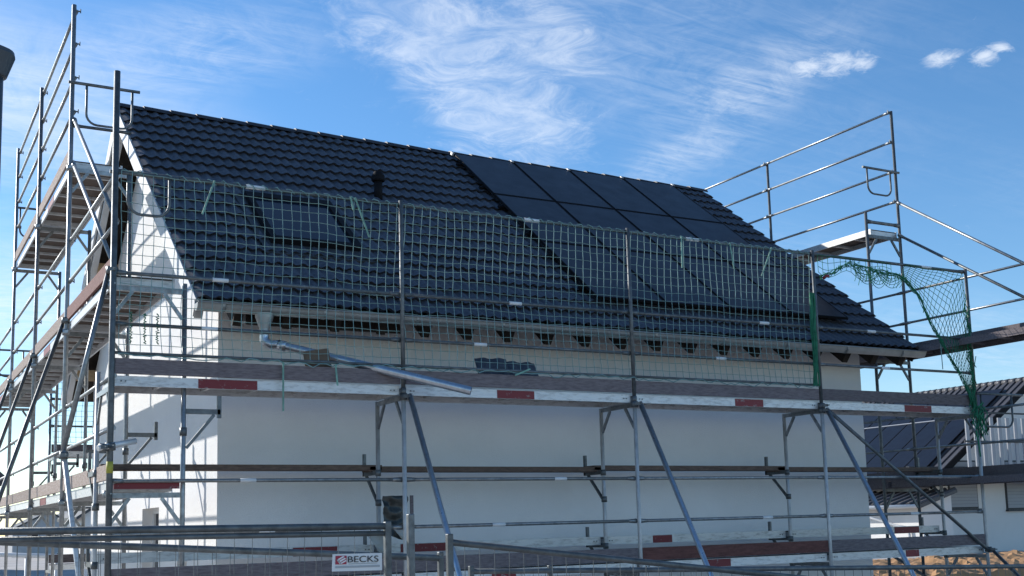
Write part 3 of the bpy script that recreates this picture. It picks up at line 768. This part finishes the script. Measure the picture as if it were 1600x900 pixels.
sheet([onp(612,823,1,.30), onp(641,822,1,.30), onp(641,852,1,.30), onp(628,842,1,.30)], 8, 8, .02, 4).build('pale_flap', 'sackp', sk_)
sheet([onp(575,838,1,.30), onp(603,838,1,.30), onp(603,872,1,.30), onp(592,862,1,.30)], 8, 8, .02, 9).build('pale_flap', 'sackp', sk_)
MB().bar(onp(643,774,1,.34), onp(645,900,1,.34), .035, .02, (1,0,0)).build('batten', 'wood', sk_)

# ------------------------------------------------------------------ site fence
def fence(label, y0, A, Bp, posts, wires=True, rails2=None, bot=-3.5, zig=0.0):
    # top tube from pixel A to pixel Bp on the plane y=y0
    a = onp(A[0],A[1],1,y0); b = onp(Bp[0],Bp[1],1,y0)
    bot = min(gh(a.x,y0), gh(b.x,y0))-.03
    t = thing('fence_panel', label, 'fence', ((a.x+b.x)/2, y0, bot), 'mesh fence panels in front')
    MB().tube([a, b], .021, 10).build('top_rail', 'steel_dark', t)
    if rails2:
        for dz, r in rails2: MB().tube([a+Vector((0,0,dz)), b+Vector((0,0,dz))], r, 8).build('cross_rail', 'steel_dark', t)
    for p in posts:
        q = onp(p[0],p[1],1,y0); MB().bar((q.x,y0,q.z), (q.x+.0,y0,bot), p[2], p[2], (1,0,0)).build('post', 'steel_dark', t, bevel=.006)
    if wires:
        mb = MB(); d = (b-a); n = int(d.length/.105)
        for i in range(n+1):
            p = a+d*(i/n); j = (i*7919 % 13-6)*.0012; mb.tube([p, (p.x+j, p.y, bot+.1)], .0022, 4, False)
        for k in range(1, 8):
            dz = -.27*k; mb.tube([a+Vector((0,.004,dz)), b+Vector((0,.004,dz))], .0022, 4, False)
        mb.build('wire_mesh', 'steel_dark', t, 'stuff')
    return t
fence('left mesh fence panel at eye level with a double top tube', -4.5, (-40,831), (604,822), [(605,815,.042)], rails2=[(-.045,.017)])
fence('lower mesh fence panel sloping down behind the sign', -4.35, (-40,845), (690,872), [(688,862,.036)])
fence('middle mesh fence panel whose top tube drops steeply to the right', -4.7, (702,847), (1300,908), [(641,803,.042),(702,834,.040)])
fence('low mesh fence panel along the bottom right edge', -3.6, (735,893), (1680,884), [(736,884,.036),(859,883,.036)])
# sign on the fence
sy = -4.62
q0 = onp(520,866,1,sy); q1 = onp(597,864,1,sy); q2 = onp(597,891,1,sy); q3 = onp(519,893,1,sy)
sg = thing('sign', 'white company sign with red square logo reading BECKS on the fence', 'sign', ((q0.x+q1.x)/2, sy, q3.z))
mb = MB(); bk = Vector((0,.006,0)); mb.add([q0,q1,q2,q3,q0+bk,q1+bk,q2+bk,q3+bk], [(0,1,2,3),(7,6,5,4),(0,4,5,1),(1,5,6,2),(2,6,7,3),(3,7,4,0)]); mb.build('board', 'white', sg)
def sp_(u, v): return q0.lerp(q1, u).lerp(q3.lerp(q2, u), v)-Vector((0,.003,0))
def quad(us, name, m, lift=.0):
    mb = MB(); P = [sp_(*u)-Vector((0,lift,0)) for u in us]; mb.add(P+[p+Vector((0,.002,0)) for p in P], [(0,1,2,3),(7,6,5,4),(0,4,5,1),(1,5,6,2),(2,6,7,3),(3,7,4,0)]); mb.build(name, m, sg)
quad([(.055,.10),(.275,.10),(.275,.60),(.055,.60)], 'logo_square', 'signred')
for us in ([(.075,.33),(.20,.12),(.235,.16),(.11,.37)], [(.10,.43),(.235,.22),(.262,.28),(.135,.49)], [(.135,.55),(.262,.34),(.268,.42),(.165,.58)], [(.075,.33),(.10,.30),(.165,.56),(.14,.58)]):
    quad(us, 'logo_stroke', 'white', .002)
quad([(.06,.70),(.95,.68),(.95,.80),(.06,.82)], 'small_print_bar', 'signgrey')
quad([(.32,.57),(.90,.55),(.90,.59),(.32,.61)], 'small_print_line', 'signgrey')
tcv = bpy.data.curves.new('lettering', 'FONT'); tcv.body = 'BECKS'; tcv.size = 1; tcv.extrude = .002
to = bpy.data.objects.new('lettering', tcv); C.objects.link(to)
bpy.context.view_layer.update()
dg = bpy.context.evaluated_depsgraph_get(); me = bpy.data.meshes.new_from_object(to.evaluated_get(dg))
bpy.data.objects.remove(to)
mnx = min(v.co.x for v in me.vertices); mxx = max(v.co.x for v in me.vertices); mny = min(v.co.y for v in me.vertices); mxy = max(v.co.y for v in me.vertices)
for v in me.vertices:
    w = sp_(.30+.62*(v.co.x-mnx)/(mxx-mnx), .50-.36*(v.co.y-mny)/(mxy-mny)); v.co = w-Vector((0,.002+v.co.z*.5,0))-sg.location
me.materials.append(MT['ink']); lo = bpy.data.objects.new('lettering', me); C.objects.link(lo); lo.parent = sg

# ------------------------------------------------------------------ street lamp at the left edge
lp = dep(-15, 119, 9.0)
lm = thing('street_lamp', 'dark street lamp with conical head cut by the left picture edge', 'street lamp', (lp.x, lp.y, gh(lp.x, lp.y)))
MB().tube([(lp.x,lp.y,gh(lp.x,lp.y)), (lp.x,lp.y,lp.z)], .098, 20, True, r2=.094).build('pole', 'darkm', lm)
m_ = MB(); n = 24; rings = [[(lp.x+r_*math.cos(2*math.pi*j/n), lp.y+r_*math.sin(2*math.pi*j/n), lp.z+z) for j in range(n)] for r_, z in ((.08,-.02),(.118,.0),(.175,.165),(.168,.20),(.10,.235),(.0,.24))]
for a in range(5): m_.add(rings[a]+rings[a+1], [(j,(j+1)%n,n+(j+1)%n,n+j) for j in range(n)], a < 1)
m_.build('lamp_head', 'darkm', lm)

# ------------------------------------------------------------------ neighbouring house on the right
nc = dep(1452, 757, 42.0); NX, NY, NZ = nc.x, nc.y, nc.z
apx = onp(1612, 592, 1, nc.y); NHW, NRH, NLEN = apx.x-nc.x, apx.z-nc.z, 11.0; NG = -3.3
nh = thing('house', 'pale neighbouring house with solar roof and grey roller shutters beyond the right scaffold', 'house', (NX+4, NY+5, NG))
gi = .45
def nzr(x): return NZ-.15+ (x-NX)*NRH/NHW if x <= NX+NHW else NZ-.15+(2*NHW-(x-NX))*NRH/NHW
mb = MB(); xa, xb, xm = NX+.5, NX+2*NHW-.5, NX+NHW
mb.prism([(xa,NG-1),(xb,NG-1),(xb,nzr(xb)),(xm,nzr(xm)),(xa,nzr(xa))], 1, NY+gi, NY+NLEN-gi); mb.build('wall', 'nwall', nh)
def nslope(mb, y0, y1, t0, t1, h0, h1, right=False):
    d = Vector((NHW,NRH)).normalized(); nn = Vector((-d.y,d.x)); L_ = math.hypot(NHW,NRH)
    P = [Vector((0,0))+d*(L_*t0)+nn*h0, d*(L_*t1)+nn*h0, d*(L_*t1)+nn*h1, d*(L_*t0)+nn*h1]
    return mb.prism([((NX+p.x) if not right else (NX+2*NHW-p.x), NZ+p.y) for p in P], 1, y0, y1)
mb = MB(); nslope(mb, NY, NY+NLEN, 0, 1.0, -.14, 0); nslope(mb, NY, NY+NLEN, 0, .995, -.14, 0, True); nro = mb.build('roof', 'clay', nh)
for i in range(int(NLEN/.33)):                                                 # tile ribs and ridge caps
    y = NY+.02+i*.33
    mb = MB(); nslope(mb, y, y+.14, 0, 1.0, 0, .05); mb.build('tile_course', 'clay', nro)
    mb = MB(); mb.tube([(NX+NHW,y-.01,NZ+NRH+.0),(NX+NHW,y+.30,NZ+NRH-.02)], .13, 8); mb.build('ridge_cap', 'clay', nro)
for r_ in range(3):
    for c in range(8):
        y0 = NY+.75+c*1.13; t0 = .05+r_*.285
        mb = MB(); nslope(mb, y0+.015, y0+1.115, t0, t0+.279, .09, .13); po = mb.build('solar_panel', 'black', nh)
        mb = MB(); nslope(mb, y0+.035, y0+1.095, t0+.004, t0+.275, .125, .136); mb.build('panel_glass', 'glass_pv', po)
mb = MB(); nslope(mb, NY+.75, NY+9.8, .6135, .6205, .10, .15); mb.build('mounting_rail', 'shutter', nh)
mb = MB(); nslope(mb, NY-.02, NY+.06, 0, 1, -.2, .03); mb.build('verge_board', 'black', nh)
def nwin(px0, px1, py0, py1):
    a = onp(px0,py1,1,NY+gi); b = onp(px1,py0,1,NY+gi)
    w = MB(); w.box((a.x-.06,NY+gi-.03,a.z-.06),(b.x+.06,NY+gi+.05,b.z+.06)); wo_ = w.build('window', 'scrap', nh)
    k = 14
    for i in range(k):
        z = a.z+(b.z-a.z)*i/k; MB().box((a.x,NY+gi-.06,z+.006),(b.x,NY+gi-.035,z+(b.z-a.z)/k)).build('shutter_slat', 'shutter', wo_)
    MB().box((a.x-.1,NY+gi-.14,a.z-.12),(b.x+.1,NY+gi,a.z-.062)).build('sill', 'scrap', wo_)
nwin(1485, 1521, 722, 793); nwin(1574, 1612, 722, 794)
# balcony screen of upright slats with a painted shadow strip at its foot
bal = thing('balcony', 'grey balcony with upright slats on the gable of the pale neighbouring house', 'balcony', (NX+3, NY-.8, NG))
def bp(x, y): return onp(x, y, 1, NY-.9)
a = bp(1462,741); b = bp(1640,737)
MB().box((a.x,NY-1.0,a.z-.28),(b.x+3,NY+gi,a.z-.04)).build('slab', 'grey', bal)
MB().box((a.x,NY+.28,a.z-.04),(b.x+3,NY+gi-.02,a.z+.34)).build('shadow_strip', 'scrap', bal)  # dark box standing in for the balcony's shadow on the wall
x = bp(1510,700).x
while x < b.x+2.5:
    MB().box((x,NY-.95,a.z-.04),(x+.17,NY-.90,bp(1530,652).z)).build('slat', 'shutter', bal); x += .44
for z in (bp(1530,645).z, bp(1530,690).z): MB().box((bp(1505,700).x,NY-1.0,z-.03),(b.x+2.5,NY-.955,z+.03)).build('rail', 'scrap', bal)
# garage with ribbed roof beside it
gc = dep(1438, 788, 40.5)
gt = thing('lean_to', 'small white lean-to with ribbed dark roof and bent downpipe left of the pale house', 'lean-to', (gc.x, gc.y+3, NG))
GWD = NX+.5-gc.x; GRH = min(GWD*.5, NZ-gc.z-.2); GLN = 9.0
MB().prism([(gc.x+.40,NG-1),(NX+.48,NG-1),(NX+.48,gc.z+GRH-.14),(gc.x+.40,gc.z+.06)], 1, gc.y+.3, gc.y+GLN).build('wall', 'nwall', gt)
P = [(0,0),(GWD-.02,GRH),(GWD-.02,GRH-.12),(.05,-.12)]
MB().prism([(gc.x+p[0], gc.z+p[1]) for p in P], 1, gc.y, gc.y+GLN).build('roof', 'clay', gt)
y = gc.y+.1
while y < gc.y+GLN:
    MB().tube([(gc.x-.03,y,gc.z+.0),(gc.x+GWD-.03,y,gc.z+GRH+.0)], .085, 8).build('roof_tile_rib', 'clay', gt); y += .42
MB().tube([(gc.x-.08,gc.y,gc.z-.06),(gc.x-.08,gc.y+GLN,gc.z-.06)], .07, 10).build('gutter', 'verge', gt)
MB().tube([(gc.x-.08,gc.y+2.6,gc.z-.1),(gc.x-.08,gc.y+2.5,gc.z-.35),(gc.x+.2,gc.y+1.4,gc.z-.72),(gc.x+.32,gc.y+.9,gc.z-.8),(gc.x+.32,gc.y+.8,NG)], .05, 8).build('downpipe', 'verge', gt)

# ------------------------------------------------------------------ far things at the left
def far_house(px, py, D, w, d, hw, hr, wall, roof, label, rot=0.0, base=-6):
    p = dep(px, py, D)                                # eave corner, left
    t = thing('house', label, 'house', (p.x, p.y, base))
    x0, y0, z0 = p.x, p.y, p.z
    MB().prism([(x0,base),(x0+w,base),(x0+w,z0),(x0+w/2,z0+hr),(x0,z0)], 1, y0, y0+d).build('wall', wall, t)
    sl_ = hr/(w/2)
    for s in (0, 1):
        P = [(x0-.4,z0-.4*sl_),(x0+w/2,z0+hr),(x0+w/2,z0+hr+.2),(x0-.4,z0-.4*sl_+.2)]
        if s: P = [(2*x0+w-a,b) for a,b in P]
        MB().prism(P, 1, y0-.4, y0+d+.4).build('roof', roof, t)
    for i in range(2):
        for zz in (z0-1.6, z0-4.2):
            wx = x0+w*(.22+.4*i); wn = MB().box((wx,y0-.03,zz),(wx+1.2,y0+.03,zz+1.3)).build('window', 'white', t)
            MB().box((wx+.08,y0-.05,zz+.08),(wx+1.12,y0-.032,zz+1.22)).build('pane', 'glass', wn)
    return t
far_house(-185, 742, 46, 4.2, 9, 3, 2.0, 'grey', 'clay', 'grey gabled house at the far left edge behind the scaffold')
far_house(128, 806, 75, 9, 8, 3, 3.0, 'nwall', 'scrap', 'distant pale house with dark roof low behind the left scaffold')
far_house(62, 826, 150, 8, 8, 3, 2.2, 'nwall', 'clay', 'tiny distant house near the horizon at lower left')
far_house(20, 828, 140, 8, 8, 3, 2.0, 'grey', 'scrap', 'tiny distant grey house at the lower left horizon')
p0 = onp(-20,866,1,16.0); p1 = onp(165,872,1,16.0)
t = thing('barrier', 'low white tube barrier beyond the left scaffold', 'barrier', (p0.x, 16, GZ))
MB().tube([p0, p1], .05, 10).build('top_tube', 'white', t)
for i in range(4):
    q = p0.lerp(p1, (i+.3)/4); MB().tube([q, (q.x,q.y,GZ)], .04, 8).build('post', 'white', t)
for i, (px, D, w) in enumerate(((30,30,2.2),(90,34,3.0))):
    q = dep(px, 884, D); m_ = MB()
    for k in range(5): m_.box((q.x-w/2,q.y-.5,GZ+.1+k*.22),(q.x+w/2,q.y+.5,GZ+.28+k*.22))
    tag(m_.build('timber_stack', 'scrap' if i else 'plank'), ('dark' if i else 'brown')+' stack of building boards beyond the left scaffold', 'board stack', 'stacks beyond the left scaffold')
